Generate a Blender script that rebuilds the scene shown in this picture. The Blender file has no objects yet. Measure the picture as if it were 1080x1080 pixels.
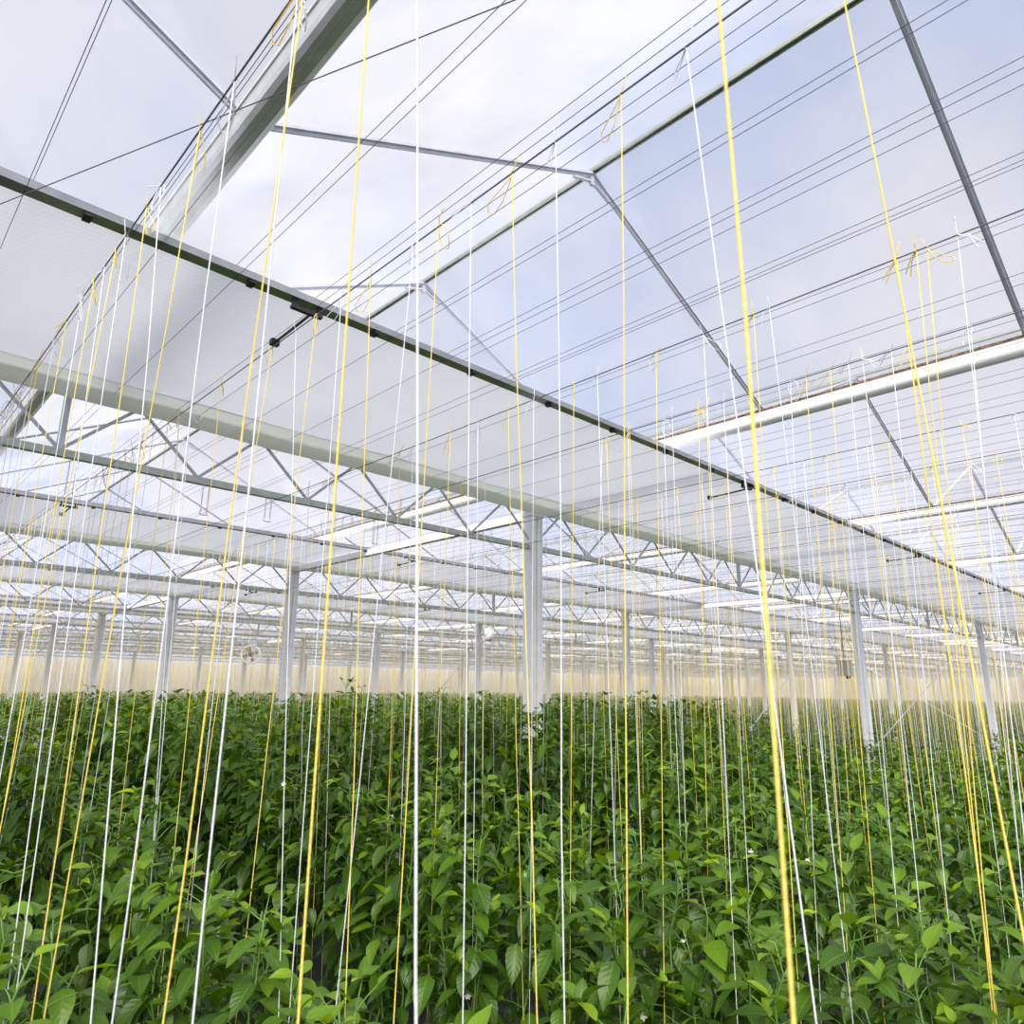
import bpy, math, random
import numpy as np
from mathutils import Vector, Matrix

random.seed(11)
rng = np.random.default_rng(5)
SC = bpy.context.scene
COL = SC.collection
H = 2.2                      # eye height above the floor (world z of the camera)

# ------------------------------------------------------------------ camera
F_PX = 740.25
YAW, PITCH, ROLL = map(math.radians, (46.191, 13.953, 0.636))
fwd = Vector((math.cos(PITCH) * math.cos(YAW), math.cos(PITCH) * math.sin(YAW), math.sin(PITCH)))
rt0 = Vector((math.sin(YAW), -math.cos(YAW), 0))
up0 = rt0.cross(fwd)
RT = rt0 * math.cos(ROLL) + up0 * math.sin(ROLL)
UP = up0 * math.cos(ROLL) - rt0 * math.sin(ROLL)
cam_data = bpy.data.cameras.new('camera')
cam = bpy.data.objects.new('camera', cam_data)
COL.objects.link(cam)
M = Matrix.Identity(4)
for i in range(3):
    M[i][0], M[i][1], M[i][2] = RT[i], UP[i], -fwd[i]
M[2][3] = H
cam.matrix_world = M
cam_data.sensor_fit = 'HORIZONTAL'
cam_data.sensor_width = 36.0
cam_data.lens = 36.0 * F_PX / 1080.0
cam_data.clip_end = 400
cam_data.clip_start = 0.02
cam_data.dof.use_dof = True
cam_data.dof.focus_distance = 4.5
cam_data.dof.aperture_fstop = 9.0
SC.camera = cam


def ray(px, py):
    return RT * (px - 540) - UP * (py - 540) + fwd * F_PX


def on_x(px, py, X):         # point of that sight line in the plane x = X (world z)
    r = ray(px, py)
    return r * (X / r.x) + Vector((0, 0, H))


def proj(p):
    d = Vector(p) - Vector((0, 0, H))
    z = d.dot(fwd)
    if z < 0.02:
        return (-9999, -9999, z)
    return (540 + F_PX * d.dot(RT) / z, 540 - F_PX * d.dot(UP) / z, z)


# ------------------------------------------------------------------ measures of the house (z above the eye + H)
S, XL = 4.0, 0.7945
BAY, Y1 = 4.942, 4.6955
ZGB, ZR, ZS, ZCH = H + 1.934, H + 2.974, H + 1.6726, H + 1.309
WSCR, RAF0 = 1.991, 2.2606
ZW = H + 1.28                # crop wires
YEND, XEND = 46.0, 76.8
YBEG = -2.0
ROWS = sorted([0.43 + 1.72 * k for k in range(44)] + [1.06 + 1.72 * k for k in range(44)])


# ------------------------------------------------------------------ materials
def mat(name):
    m = bpy.data.materials.new(name)
    m.use_nodes = True
    nt = m.node_tree
    for n in list(nt.nodes):
        nt.nodes.remove(n)
    out = nt.nodes.new('ShaderNodeOutputMaterial')
    return m, nt, out


def N(nt, kind, **kw):
    n = nt.nodes.new(kind)
    for k, v in kw.items():
        if k in n.inputs.keys():
            n.inputs[k].default_value = v
        else:
            setattr(n, k, v)
    return n


def simple(name, col, rough=0.5, metal=0.0, spec=0.5, var=0.06, scale=14.0, bump=0.0):
    m, nt, out = mat(name)
    b = N(nt, 'ShaderNodeBsdfPrincipled', Roughness=rough, Metallic=metal)
    b.inputs['Specular IOR Level'].default_value = spec
    tc = N(nt, 'ShaderNodeTexCoord')
    no = N(nt, 'ShaderNodeTexNoise', Scale=scale, Detail=3.0)
    nt.links.new(tc.outputs['Object'], no.inputs['Vector'])
    r = N(nt, 'ShaderNodeValToRGB')
    c0 = [max(0, c * (1 - var * 2)) for c in col]
    c1 = [min(1, c * (1 + var)) for c in col]
    r.color_ramp.elements[0].position = 0.3
    r.color_ramp.elements[1].position = 0.7
    r.color_ramp.elements[0].color = (*c0, 1)
    r.color_ramp.elements[1].color = (*c1, 1)
    nt.links.new(no.outputs['Fac'], r.inputs['Fac'])
    nt.links.new(r.outputs['Color'], b.inputs['Base Color'])
    if bump:
        bp = N(nt, 'ShaderNodeBump', Strength=bump, Distance=0.002)
        nt.links.new(no.outputs['Fac'], bp.inputs['Height'])
        nt.links.new(bp.outputs['Normal'], b.inputs['Normal'])
    nt.links.new(b.outputs[0], out.inputs[0])
    return m


def twine(name, col):
    m, nt, out = mat(name)
    tc = N(nt, 'ShaderNodeTexCoord')
    wv = N(nt, 'ShaderNodeTexWave', Scale=55.0, Distortion=1.5, Detail=1.0)
    wv.bands_direction = 'DIAGONAL'
    nt.links.new(tc.outputs['Object'], wv.inputs['Vector'])
    bp = N(nt, 'ShaderNodeBump', Strength=0.5, Distance=0.0015)
    nt.links.new(wv.outputs['Fac'], bp.inputs['Height'])
    d = N(nt, 'ShaderNodeBsdfPrincipled', Roughness=0.55)
    d.inputs['Base Color'].default_value = (*col, 1)
    d.inputs['Specular IOR Level'].default_value = 0.35
    nt.links.new(bp.outputs['Normal'], d.inputs['Normal'])
    t = N(nt, 'ShaderNodeBsdfTranslucent')
    t.inputs['Color'].default_value = (*col, 1)
    mx = N(nt, 'ShaderNodeMixShader', Fac=0.35)
    nt.links.new(d.outputs[0], mx.inputs[1])
    nt.links.new(t.outputs[0], mx.inputs[2])
    nt.links.new(mx.outputs[0], out.inputs[0])
    return m


def glass_mat():
    m, nt, out = mat('roof glass')
    tc = N(nt, 'ShaderNodeTexCoord')
    no = N(nt, 'ShaderNodeTexNoise', Scale=0.7, Detail=5.0, Roughness=0.6)
    nt.links.new(tc.outputs['Object'], no.inputs['Vector'])
    mr = N(nt, 'ShaderNodeMapRange')
    mr.inputs['From Min'].default_value, mr.inputs['From Max'].default_value = 0.35, 0.7
    mr.inputs['To Min'].default_value, mr.inputs['To Max'].default_value = 0.03, 0.11
    nt.links.new(no.outputs['Fac'], mr.inputs['Value'])
    tr = N(nt, 'ShaderNodeBsdfTransparent')
    tr.inputs['Color'].default_value = (0.985, 0.987, 0.99, 1)
    tl = N(nt, 'ShaderNodeBsdfTranslucent')
    tl.inputs['Color'].default_value = (0.9, 0.9, 0.93, 1)
    gl = N(nt, 'ShaderNodeBsdfGlossy', Roughness=0.08)
    mx = N(nt, 'ShaderNodeMixShader')
    nt.links.new(mr.outputs[0], mx.inputs['Fac'])
    nt.links.new(tr.outputs[0], mx.inputs[1])
    nt.links.new(tl.outputs[0], mx.inputs[2])
    m2 = N(nt, 'ShaderNodeMixShader', Fac=0.03)
    nt.links.new(mx.outputs[0], m2.inputs[1])
    nt.links.new(gl.outputs[0], m2.inputs[2])
    nt.links.new(m2.outputs[0], out.inputs[0])
    return m


def screen_mat(name, clear, diff, col):
    """woven shade fabric: part clear, part translucent, fine ribs across"""
    m, nt, out = mat(name)
    tc = N(nt, 'ShaderNodeTexCoord')
    wv = N(nt, 'ShaderNodeTexWave', Scale=9.0, Distortion=0.6, Detail=2.0)
    wv.bands_direction = 'Y'
    nt.links.new(tc.outputs['Object'], wv.inputs['Vector'])
    no = N(nt, 'ShaderNodeTexNoise', Scale=1.3, Detail=3.0)
    nt.links.new(tc.outputs['Object'], no.inputs['Vector'])
    ad = N(nt, 'ShaderNodeMath', operation='MULTIPLY_ADD')
    ad.inputs[1].default_value = 0.35
    nt.links.new(wv.outputs['Fac'], ad.inputs[0])
    nt.links.new(no.outputs['Fac'], ad.inputs[2])
    r = N(nt, 'ShaderNodeValToRGB')
    r.color_ramp.elements[0].position, r.color_ramp.elements[1].position = 0.3, 0.95
    r.color_ramp.elements[0].color = (*[c * 0.93 for c in col], 1)
    r.color_ramp.elements[1].color = (*col, 1)
    nt.links.new(ad.outputs[0], r.inputs['Fac'])
    tl = N(nt, 'ShaderNodeBsdfTranslucent')
    df = N(nt, 'ShaderNodeBsdfDiffuse')
    tr = N(nt, 'ShaderNodeBsdfTransparent')
    nt.links.new(r.outputs['Color'], tl.inputs['Color'])
    nt.links.new(r.outputs['Color'], df.inputs['Color'])
    a = N(nt, 'ShaderNodeMixShader', Fac=diff)
    nt.links.new(tl.outputs[0], a.inputs[1])
    nt.links.new(df.outputs[0], a.inputs[2])
    b = N(nt, 'ShaderNodeMixShader', Fac=clear)
    nt.links.new(a.outputs[0], b.inputs[1])
    nt.links.new(tr.outputs[0], b.inputs[2])
    nt.links.new(b.outputs[0], out.inputs[0])
    return m


def leaf_mat(name):
    m, nt, out = mat(name)
    at = N(nt, 'ShaderNodeAttribute', attribute_name='leaf_age')
    r = N(nt, 'ShaderNodeValToRGB')
    e = r.color_ramp.elements
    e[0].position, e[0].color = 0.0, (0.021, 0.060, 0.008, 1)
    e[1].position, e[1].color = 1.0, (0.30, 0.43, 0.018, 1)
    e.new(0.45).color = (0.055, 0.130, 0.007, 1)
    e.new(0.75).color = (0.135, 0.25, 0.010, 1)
    nt.links.new(at.outputs['Fac'], r.inputs['Fac'])
    uv = N(nt, 'ShaderNodeUVMap')
    sx = N(nt, 'ShaderNodeSeparateXYZ')
    nt.links.new(uv.outputs[0], sx.inputs[0])
    # side veins: bands of (v + 0.35*|u|); midrib: |u| small
    ab = N(nt, 'ShaderNodeMath', operation='ABSOLUTE')
    nt.links.new(sx.outputs['X'], ab.inputs[0])
    ma = N(nt, 'ShaderNodeMath', operation='MULTIPLY_ADD')
    ma.inputs[1].default_value = -0.22
    nt.links.new(ab.outputs[0], ma.inputs[0])
    nt.links.new(sx.outputs['Y'], ma.inputs[2])
    si = N(nt, 'ShaderNodeMath', operation='MULTIPLY')
    si.inputs[1].default_value = 44.0
    nt.links.new(ma.outputs[0], si.inputs[0])
    sn = N(nt, 'ShaderNodeMath', operation='SINE')
    nt.links.new(si.outputs[0], sn.inputs[0])
    bp = N(nt, 'ShaderNodeBump', Strength=0.16, Distance=0.002)
    nt.links.new(sn.outputs[0], bp.inputs['Height'])
    lt = N(nt, 'ShaderNodeMath', operation='LESS_THAN')
    lt.inputs[1].default_value = 0.055
    nt.links.new(ab.outputs[0], lt.inputs[0])
    mk = N(nt, 'ShaderNodeMath', operation='MULTIPLY')
    mk.inputs[1].default_value = 0.45
    nt.links.new(lt.outputs[0], mk.inputs[0])
    mc = N(nt, 'ShaderNodeMixRGB')
    mc.inputs['Color2'].default_value = (0.18, 0.30, 0.03, 1)
    nt.links.new(mk.outputs[0], mc.inputs['Fac'])
    nt.links.new(r.outputs['Color'], mc.inputs['Color1'])
    b = N(nt, 'ShaderNodeBsdfPrincipled', Roughness=0.36)
    b.inputs['Specular IOR Level'].default_value = 0.45
    nt.links.new(mc.outputs[0], b.inputs['Base Color'])
    nt.links.new(bp.outputs['Normal'], b.inputs['Normal'])
    t = N(nt, 'ShaderNodeBsdfTranslucent')
    hs = N(nt, 'ShaderNodeHueSaturation', Hue=0.485, Saturation=1.1, Value=1.5)
    nt.links.new(mc.outputs[0], hs.inputs['Color'])
    nt.links.new(hs.outputs[0], t.inputs['Color'])
    mx = N(nt, 'ShaderNodeMixShader', Fac=0.3)
    nt.links.new(b.outputs[0], mx.inputs[1])
    nt.links.new(t.outputs[0], mx.inputs[2])
    nt.links.new(mx.outputs[0], out.inputs[0])
    return m


MT = dict(
    glass=glass_mat(),
    alu=simple('aluminium bar', (0.54, 0.55, 0.61), 0.5, 0.15),
    girder=simple('galvanised girder', (0.56, 0.57, 0.58), 0.42, 0.25),
    chord=simple('galvanised chord', (0.42, 0.45, 0.40), 0.35, 0.75),
    gutter=simple('white coated gutter', (0.86, 0.86, 0.84), 0.38, 0.15, var=0.03),
    gutterold=simple('galvanised gutter', (0.66, 0.68, 0.66), 0.34, 0.7, var=0.05),
    seal=simple('brown stained seal', (0.22, 0.13, 0.07), 0.8, var=0.5, scale=60),
    column=simple('white galvanised column', (0.86, 0.87, 0.90), 0.4, 0.05, var=0.03),
    tie=simple('white tie beam', (0.88, 0.88, 0.86), 0.4, 0.0, var=0.02),
    bar=simple('screen drive profile', (0.42, 0.43, 0.44), 0.25, 0.9),
    black=simple('black bracket', (0.02, 0.02, 0.022), 0.5),
    wire=simple('dark wire', (0.10, 0.10, 0.13), 0.4, 0.4),
    cropwire=simple('steel crop wire', (0.12, 0.12, 0.14), 0.4, 0.5),
    screen=screen_mat('shade fabric', 0.14, 0.54, (0.91, 0.92, 0.97)),
    bundle=screen_mat('gathered shade fabric', 0.01, 0.76, (0.92, 0.94, 0.90)),
    white=twine('white twine', (0.84, 0.84, 0.87)),
    yellow=twine('yellow twine', (0.93, 0.76, 0.20)),
    leaf=leaf_mat('pepper leaf'),
    stem=simple('green stem', (0.09, 0.19, 0.03), 0.5),
    petal=simple('white petal', (0.86, 0.86, 0.80), 0.5),
    fruit=simple('green pepper skin', (0.055, 0.13, 0.012), 0.25),
    floor=simple('dark ground cover', (0.045, 0.042, 0.036), 0.9, var=0.3, scale=3),
    cream=screen_mat('cream wall screen', 0.0, 0.5, (0.97, 0.92, 0.81)),
    fan=simple('pale fan housing', (0.85, 0.85, 0.84), 0.4, 0.0),
    dark=simple('dark motor', (0.10, 0.085, 0.07), 0.5),
    grey=simple('grey box', (0.42, 0.42, 0.40), 0.5),
)


# ------------------------------------------------------------------ mesh helpers
class MB:
    def __init__(self):
        self.v, self.f = [], []

    def add(self, vs, fs):
        o = len(self.v)
        self.v += [tuple(p) for p in vs]
        self.f += [tuple(i + o for i in q) for q in fs]
        return self

    def box(self, a, b):
        (x0, y0, z0), (x1, y1, z1) = a, b
        vs = [(x, y, z) for z in (z0, z1) for y in (y0, y1) for x in (x0, x1)]
        return self.add(vs, [(0, 2, 3, 1), (4, 5, 7, 6), (0, 1, 5, 4), (2, 6, 7, 3), (0, 4, 6, 2), (1, 3, 7, 5)])

    def bar(self, p, q, w, h, up=(0, 0, 1)):
        """rectangular bar from p to q"""
        p, q = Vector(p), Vector(q)
        d = (q - p).normalized()
        u = Vector(up)
        s = d.cross(u)
        if s.length < 1e-4:
            s = d.cross(Vector((1, 0, 0)))
        s.normalize()
        u = s.cross(d)
        vs = [c + s * (a * w / 2) + u * (b * h / 2) for c in (p, q) for a, b in ((-1, -1), (1, -1), (1, 1), (-1, 1))]
        return self.add(vs, [(0, 1, 5, 4), (1, 2, 6, 5), (2, 3, 7, 6), (3, 0, 4, 7), (3, 2, 1, 0), (4, 5, 6, 7)])

    def tube(self, pts, r, n=5, cap=True):
        pts = [Vector(p) for p in pts]
        rs = r if isinstance(r, (list, tuple)) else [r] * len(pts)
        vs, fs = [], []
        ref = None
        for i, p in enumerate(pts):
            d = (pts[min(i + 1, len(pts) - 1)] - pts[max(i - 1, 0)])
            d.normalize()
            if ref is None:
                ref = Vector((0, 0, 1)) if abs(d.z) < 0.9 else Vector((1, 0, 0))
            s = d.cross(ref)
            if s.length < 1e-5:
                s = d.cross(Vector((0.3, 1, 0.2)))
            s.normalize()
            u = s.cross(d)
            ref = u
            for k in range(n):
                a = 2 * math.pi * k / n
                vs.append(p + (s * math.cos(a) + u * math.sin(a)) * rs[i])
        m = len(pts)
        for i in range(m - 1):
            for k in range(n):
                a, b = i * n + k, i * n + (k + 1) % n
                fs.append((a, b, b + n, a + n))
        if cap:
            fs.append(tuple(reversed(range(n))))
            fs.append(tuple(range((m - 1) * n, m * n)))
        return self.add(vs, fs)

    def extrude(self, prof, a, b, axis, closed=True):
        """profile [(u, z)] swept along axis ('x' or 'y') from a to b"""
        n = len(prof)
        mk = (lambda t, p: (p[0], t, p[1])) if axis == 'y' else (lambda t, p: (t, p[0], p[1]))
        vs = [mk(t, p) for t in (a, b) for p in prof]
        fs = [(i, (i + 1) % n, (i + 1) % n + n, i + n) for i in range(n if closed else n - 1)]
        if closed:
            fs += [tuple(reversed(range(n))), tuple(range(n, 2 * n))]
        return self.add(vs, fs)

    def mesh(self, name, m, smooth=False):
        me = bpy.data.meshes.new(name)
        me.from_pydata(self.v, [], self.f)
        me.materials.append(m)
        if smooth:
            me.polygons.foreach_set('use_smooth', [True] * len(me.polygons))
        me.update()
        return me


def put(name, me, parent=None, loc=None):
    o = bpy.data.objects.new(name, me)
    COL.objects.link(o)
    if parent is not None:
        o.parent = parent
    if loc is not None:
        o.location = loc
    return o


def part(name, mb, m, parent, smooth=False, loc=None):
    return put(name, mb.mesh(name, m, smooth), parent, loc)


def tag(o, label, cat, group=None, kind=None):
    o['label'], o['category'] = label, cat
    if group:
        o['group'] = group
    o['kind'] = kind or 'thing'
    return o


def empty(name, loc=(0, 0, 0)):
    o = bpy.data.objects.new(name, None)
    o.empty_display_size = 0.1
    COL.objects.link(o)
    o.location = loc
    return o


def copy_tree(o, parent=None):
    c = o.copy()
    COL.objects.link(c)
    if parent is not None:
        c.parent = parent
    for ch in list(o.children):
        copy_tree(ch, c)
    return c


ORD = ('first second third fourth fifth sixth seventh eighth ninth tenth eleventh twelfth thirteenth fourteenth fifteenth '
       'sixteenth seventeenth eighteenth nineteenth twentieth').split()
ORD += ['twenty-' + x for x in ORD[:9]] + ['thirtieth'] + ['thirty-' + x for x in ORD[:9]] + ['fortieth'] + ['forty-' + x for x in ORD[:9]] + ['fiftieth']


# ------------------------------------------------------------------ floor and end walls
def structure(o):
    o['kind'] = 'structure'
    return o


structure(part('floor', MB().box((-8, -4, -0.1), (XEND + 0.3, YEND + 0.3, 0)), MT['floor'], None))
wb = structure(part('wall_back', MB().box((-8, YEND, 0), (XEND, YEND + 0.05, H + 1.22)), MT['cream'], None))
structure(part('window_1', MB().box((-8, YEND, H + 1.22), (XEND, YEND + 0.006, ZR - 0.6)), MT['glass'], None))
wr = structure(part('wall_right', MB().box((XEND, -4, 0), (XEND + 0.05, YEND, H + 1.15)), MT['cream'], None))
structure(part('window_2', MB().box((XEND, -4, H + 1.15), (XEND + 0.006, YEND, ZR - 0.6)), MT['glass'], None))

# ------------------------------------------------------------------ roof: spans with glass slopes, ridge, glazing bars, gutters
ZGT = ZGB + 0.12
NSPAN = 20                    # spans k = -2 .. 17
# one span's pieces in its own coordinates (x from gutter to gutter 0..S)
def slope_mb(side):
    a, b = ((0.05, ZGT), (S / 2 - 0.02, ZR)) if side < 0 else ((S - 0.05, ZGT), (S / 2 + 0.02, ZR))
    mb = MB()
    return mb.extrude([(a[0], a[1]), (b[0], b[1]), (b[0], b[1] + 0.005), (a[0], a[1] + 0.005)], YBEG, YEND, 'y')

glass_l, glass_r = slope_mb(-1).mesh('glass_slope', MT['glass']), slope_mb(1).mesh('glass_slope', MT['glass'])
ridge_mb = MB()
for dx in (-0.012, 0.012):
    ridge_mb.box((S / 2 + dx - 0.005, YBEG, ZR - 0.012), (S / 2 + dx + 0.005, YEND, ZR + 0.012))
ridge_mb.box((S / 2 - 0.016, YBEG, ZR + 0.010), (S / 2 + 0.016, YEND, ZR + 0.016))
ridge_me = ridge_mb.mesh('ridge_beam', MT['chord'])
def rafter_mesh(side):
    mb = MB()
    a = (0.05, 0, ZGT - 0.012) if side < 0 else (S - 0.05, 0, ZGT - 0.012)
    b = (S / 2, 0, ZR - 0.012)
    mb.bar(a, b, 0.037, 0.012)
    mb.bar((a[0], 0, a[2] - 0.012), (b[0], 0, b[2] - 0.012), 0.012, 0.014)
    return mb.mesh('rafter', MT['alu'])
raf_l, raf_r = rafter_mesh(-1), rafter_mesh(1)
gus = MB()
for s in (-1, 1):
    gus.bar((S / 2 + 0.02 * s, 0, ZR - 0.07), (S / 2 + 0.16 * s, 0, ZR - 0.12), 0.02, 0.012)
gus.bar((S / 2, 0, ZR - 0.02), (S / 2, 0, ZR - 0.09), 0.02, 0.03)
gus_me = gus.mesh('ridge_bracket', MT['alu'])
RAF_Y = [RAF0 + BAY / 3 * j for j in range(-2, 27) if RAF0 + BAY / 3 * j < YEND]
for k in range(-2, NSPAN - 2):
    r = empty('ceiling', (XL + k * S, 0, 0))
    structure(r)
    for me in (glass_l, glass_r):
        put('glass_slope', me, r)
    put('ridge_beam', ridge_me, r)
    for y in RAF_Y:
        if proj((XL + k * S + 2, y, ZR))[2] < 0.3 and k > 1:
            continue
        put('rafter', raf_l, r, (0, y, 0))
        put('rafter', raf_r, r, (0, y, 0))
        if k < 3 and y < 12:
            put('ridge_bracket', gus_me, r, (0, y, 0))

gprof = [(-0.052, 0.10), (-0.052, 0.030), (-0.046, 0.012), (-0.030, 0.0), (0.020, 0.0), (0.040, 0.008), (0.051, 0.030), (0.052, 0.10),
         (0.045, 0.10), (0.044, 0.035), (0.02, 0.010), (-0.02, 0.010), (-0.044, 0.035), (-0.045, 0.10)]
GUT_LABEL = {
    0: 'dull galvanised roof gutter crossing overhead, the nearest one, seen from below',
    1: 'white roof gutter with rust-brown rim right of the nearest ridge',
    2: 'white roof gutter with rust-brown rim, second right of the nearest ridge',
    3: 'white roof gutter with rust-brown rim, third right of the nearest ridge',
}
for k in range(-1, NSPAN - 2):
    x = XL + k * S
    o = part('roof_gutter', MB().extrude(gprof, YBEG, YEND, 'y'), MT['gutterold' if k <= 0 else 'gutter'], None, False, (x, 0, ZGB - (0.008 if k > 0 else 0)))
    for s in (-1, 1):
        part('seal_strip', MB().box((s * 0.051 - 0.006, YBEG, 0.092), (s * 0.051 + 0.006, YEND, 0.108)), MT['seal' if k > 0 else 'girder'], o)
    if k in GUT_LABEL:
        tag(o, GUT_LABEL[k], 'gutter', 'roof gutters')
    else:
        tag(o, 'distant white roof gutter beyond the third gutter from the nearest ridge' if k > 0 else 'roof gutter over the next aisle behind the nearest gutter', 'gutter', 'distant roof gutters' if k > 0 else 'roof gutters')

# ------------------------------------------------------------------ girders, columns, tie beams
NB = 9                        # girder rows
def web_mesh(up):
    mb = MB()
    a, b = (0, 0, ZCH + 0.02), (0.4 * up, 0, ZS + 0.03)
    mb.tube([a, b], 0.011, 6)
    return mb.mesh('diagonal', MT['girder'])
web_u, web_d = web_mesh(1), web_mesh(-1)
def chord_mb(z, h):
    return MB().box((0, -0.022, z - h / 2), (2 * S, 0.022, z + h / 2))
chord_lo, chord_up = chord_mb(ZCH, 0.045).mesh('bottom_chord', MT['chord']), chord_mb(ZS + 0.05, 0.04).mesh('top_chord', MT['girder'])
post_me = MB().box((-0.018, -0.018, ZCH), (0.018, 0.018, ZGB)).mesh('gutter_post', MT['girder'])
def full_girder():
    mb = MB().box((0, -0.022, ZCH - 0.022), (2 * S, 0.022, ZCH + 0.022)).box((0, -0.02, ZS + 0.03), (2 * S, 0.02, ZS + 0.07))
    for j in range(10):
        x = 0.8 * j
        mb.tube([(x, 0, ZCH), (x + 0.4, 0, ZS + 0.03)], 0.011, 4).tube([(x + 0.8, 0, ZCH), (x + 0.4, 0, ZS + 0.03)], 0.011, 4)
    return mb.mesh('lattice_girder', MT['girder'])
far_girder = full_girder()
PLACE_X = {-1: 'left of the wide central column', 0: 'right of the wide central column'}
for i in range(NB):
    y = Y1 + BAY * i
    for g in range(-1, 9):
        x0 = XL + S + 2 * S * g
        if proj((x0 + 8, y, ZCH))[2] < 0.2:
            continue
        if i < 4 and g < 4:
            r = empty('lattice_girder', (x0, y, 0))
            put('bottom_chord', chord_lo, r)
            put('top_chord', chord_up, r)
            for j in range(10):
                put('diagonal', web_u, r, (0.8 * j, 0, 0))
                put('diagonal', web_d, r, (0.8 * j + 0.8, 0, 0))
            put('gutter_post', post_me, r, (S, 0, 0))
            where = {-1: 'left of the central column', 0: 'right of the central column',
                     1: 'second length right of centre', 2: 'third length right of centre', 3: 'fourth length right of centre'}[g]
            tag(r, f'grey lattice girder, {ORD[i]} row from camera, {where}', 'girder', f'lattice girders of the {ORD[i]} row')
        else:
            r = put('lattice_girder', far_girder, None, (x0, y, 0))
            tag(r, 'thin far grey lattice girder among many crossing above the crop' if i >= 4 else f'far grey lattice girder at the right end of the {ORD[i]} row', 'girder', 'far lattice girders' if i >= 4 else f'far end of girder row {ORD[i]}')

def column_parts():
    z1 = ZS + 0.01
    w, d = 0.062, 0.05
    mb = MB()
    # two channels back to back with a slot between
    for s in (-1, 1):
        mb.box((s * 0.012 if s > 0 else -w, -d, 0), (w if s > 0 else -0.012, d, z1))
        mb.box((s * w - 0.006, -d - 0.012, 0), (s * w + 0.006, d + 0.012, z1))
    mb.box((-0.012, -d * 0.55, 0), (0.012, d * 0.55, z1))
    return mb.mesh('post', MT['column'])
post_col = column_parts()
base_me = MB().box((-0.14, -0.14, 0), (0.14, 0.14, 0.02)).mesh('base_plate', MT['girder'])
head_me = MB().box((-0.09, -0.07, ZS - 0.06), (0.09, 0.07, ZS + 0.012)).box((-0.03, -0.03, ZS), (0.03, 0.03, ZGB)).mesh('head_bracket', MT['column'])
COLS = {
    (0, 0): 'wide white steel column in the middle, nearest and broadest of all columns',
    (1, 0): 'white steel column under the front roll of screen, right of the central one',
    (2, 0): 'white steel column under the front roll of screen, nearest the right edge',
    (0, 1): 'white steel column left of the central one, with dark spots down its face',
    (0, 2): 'white steel column second to the left of the wide central column',
    (1, 1): 'slim white column just right of the wide central column, second row',
    (2, 1): 'slim white column just left of the front column on the right side',
    (1, 2): 'slim white column just left of the wide central column, third row',
    (0, 3): 'white steel column third to the left of the wide central column',
}
cproto = None
for i in range(NB):
    for g in range(0, 9):
        x, y = XL + S + 2 * S * g, Y1 + BAY * i
        px = proj((x, y, ZS))
        if px[2] < 0.2 or not -60 < px[0] < 1140:
            continue
        if cproto is None:
            c = empty('support_column', (x, y, 0))
            put('post', post_col, c)
            put('base_plate', base_me, c)
            put('head_bracket', head_me, c)
            cproto = c
        else:
            c = copy_tree(cproto)
            c.location = (x, y, 0)
        if (g, i) == (0, 1):
            mb = MB()
            for q in range(70):
                z = 1.2 + q * 0.036
                mb.box((-0.0695, -0.012, z), (-0.0675, 0.006 + 0.012 * (q % 2), z + 0.018))
            part('slot', mb, MT['dark'], c)
        if (g, i) in COLS:
            tag(c, COLS[(g, i)], 'column', 'near columns')
        else:
            tag(c, 'very slim pale column far back against the cream end walls', 'column', 'far columns')

tie_me = MB().box((-0.03, 0.06, ZS - 0.075), (0.03, BAY - 0.06, ZS + 0.0)).mesh('tie_beam', MT['tie'])
for i in (0, 2, 4, 6):
    for g in range(0, 6):
        x, y = XL + S + 2 * S * g, Y1 + BAY * i
        px = proj((x, y, ZS))
        if px[2] < 0.2 or not -60 < px[0] < 1140:
            continue
        o = put('tie_beam', tie_me, None, (x, y, 0))
        named = {(0, 0): 'bright white tie beam from the wide central column back to the left one',
                 (1, 0): 'bright white tie beam running back from the column right of centre',
                 (0, 2): 'bright white tie beam running back from the second column left of centre',
                 (1, 2): 'short bright tie beam behind the slim column left of the centre'}
        tag(o, named.get((g, i), 'short bright white tie beam far back between two slim columns'), 'beam', 'tie beams near' if (g, i) in named else 'far tie beams')

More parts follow.
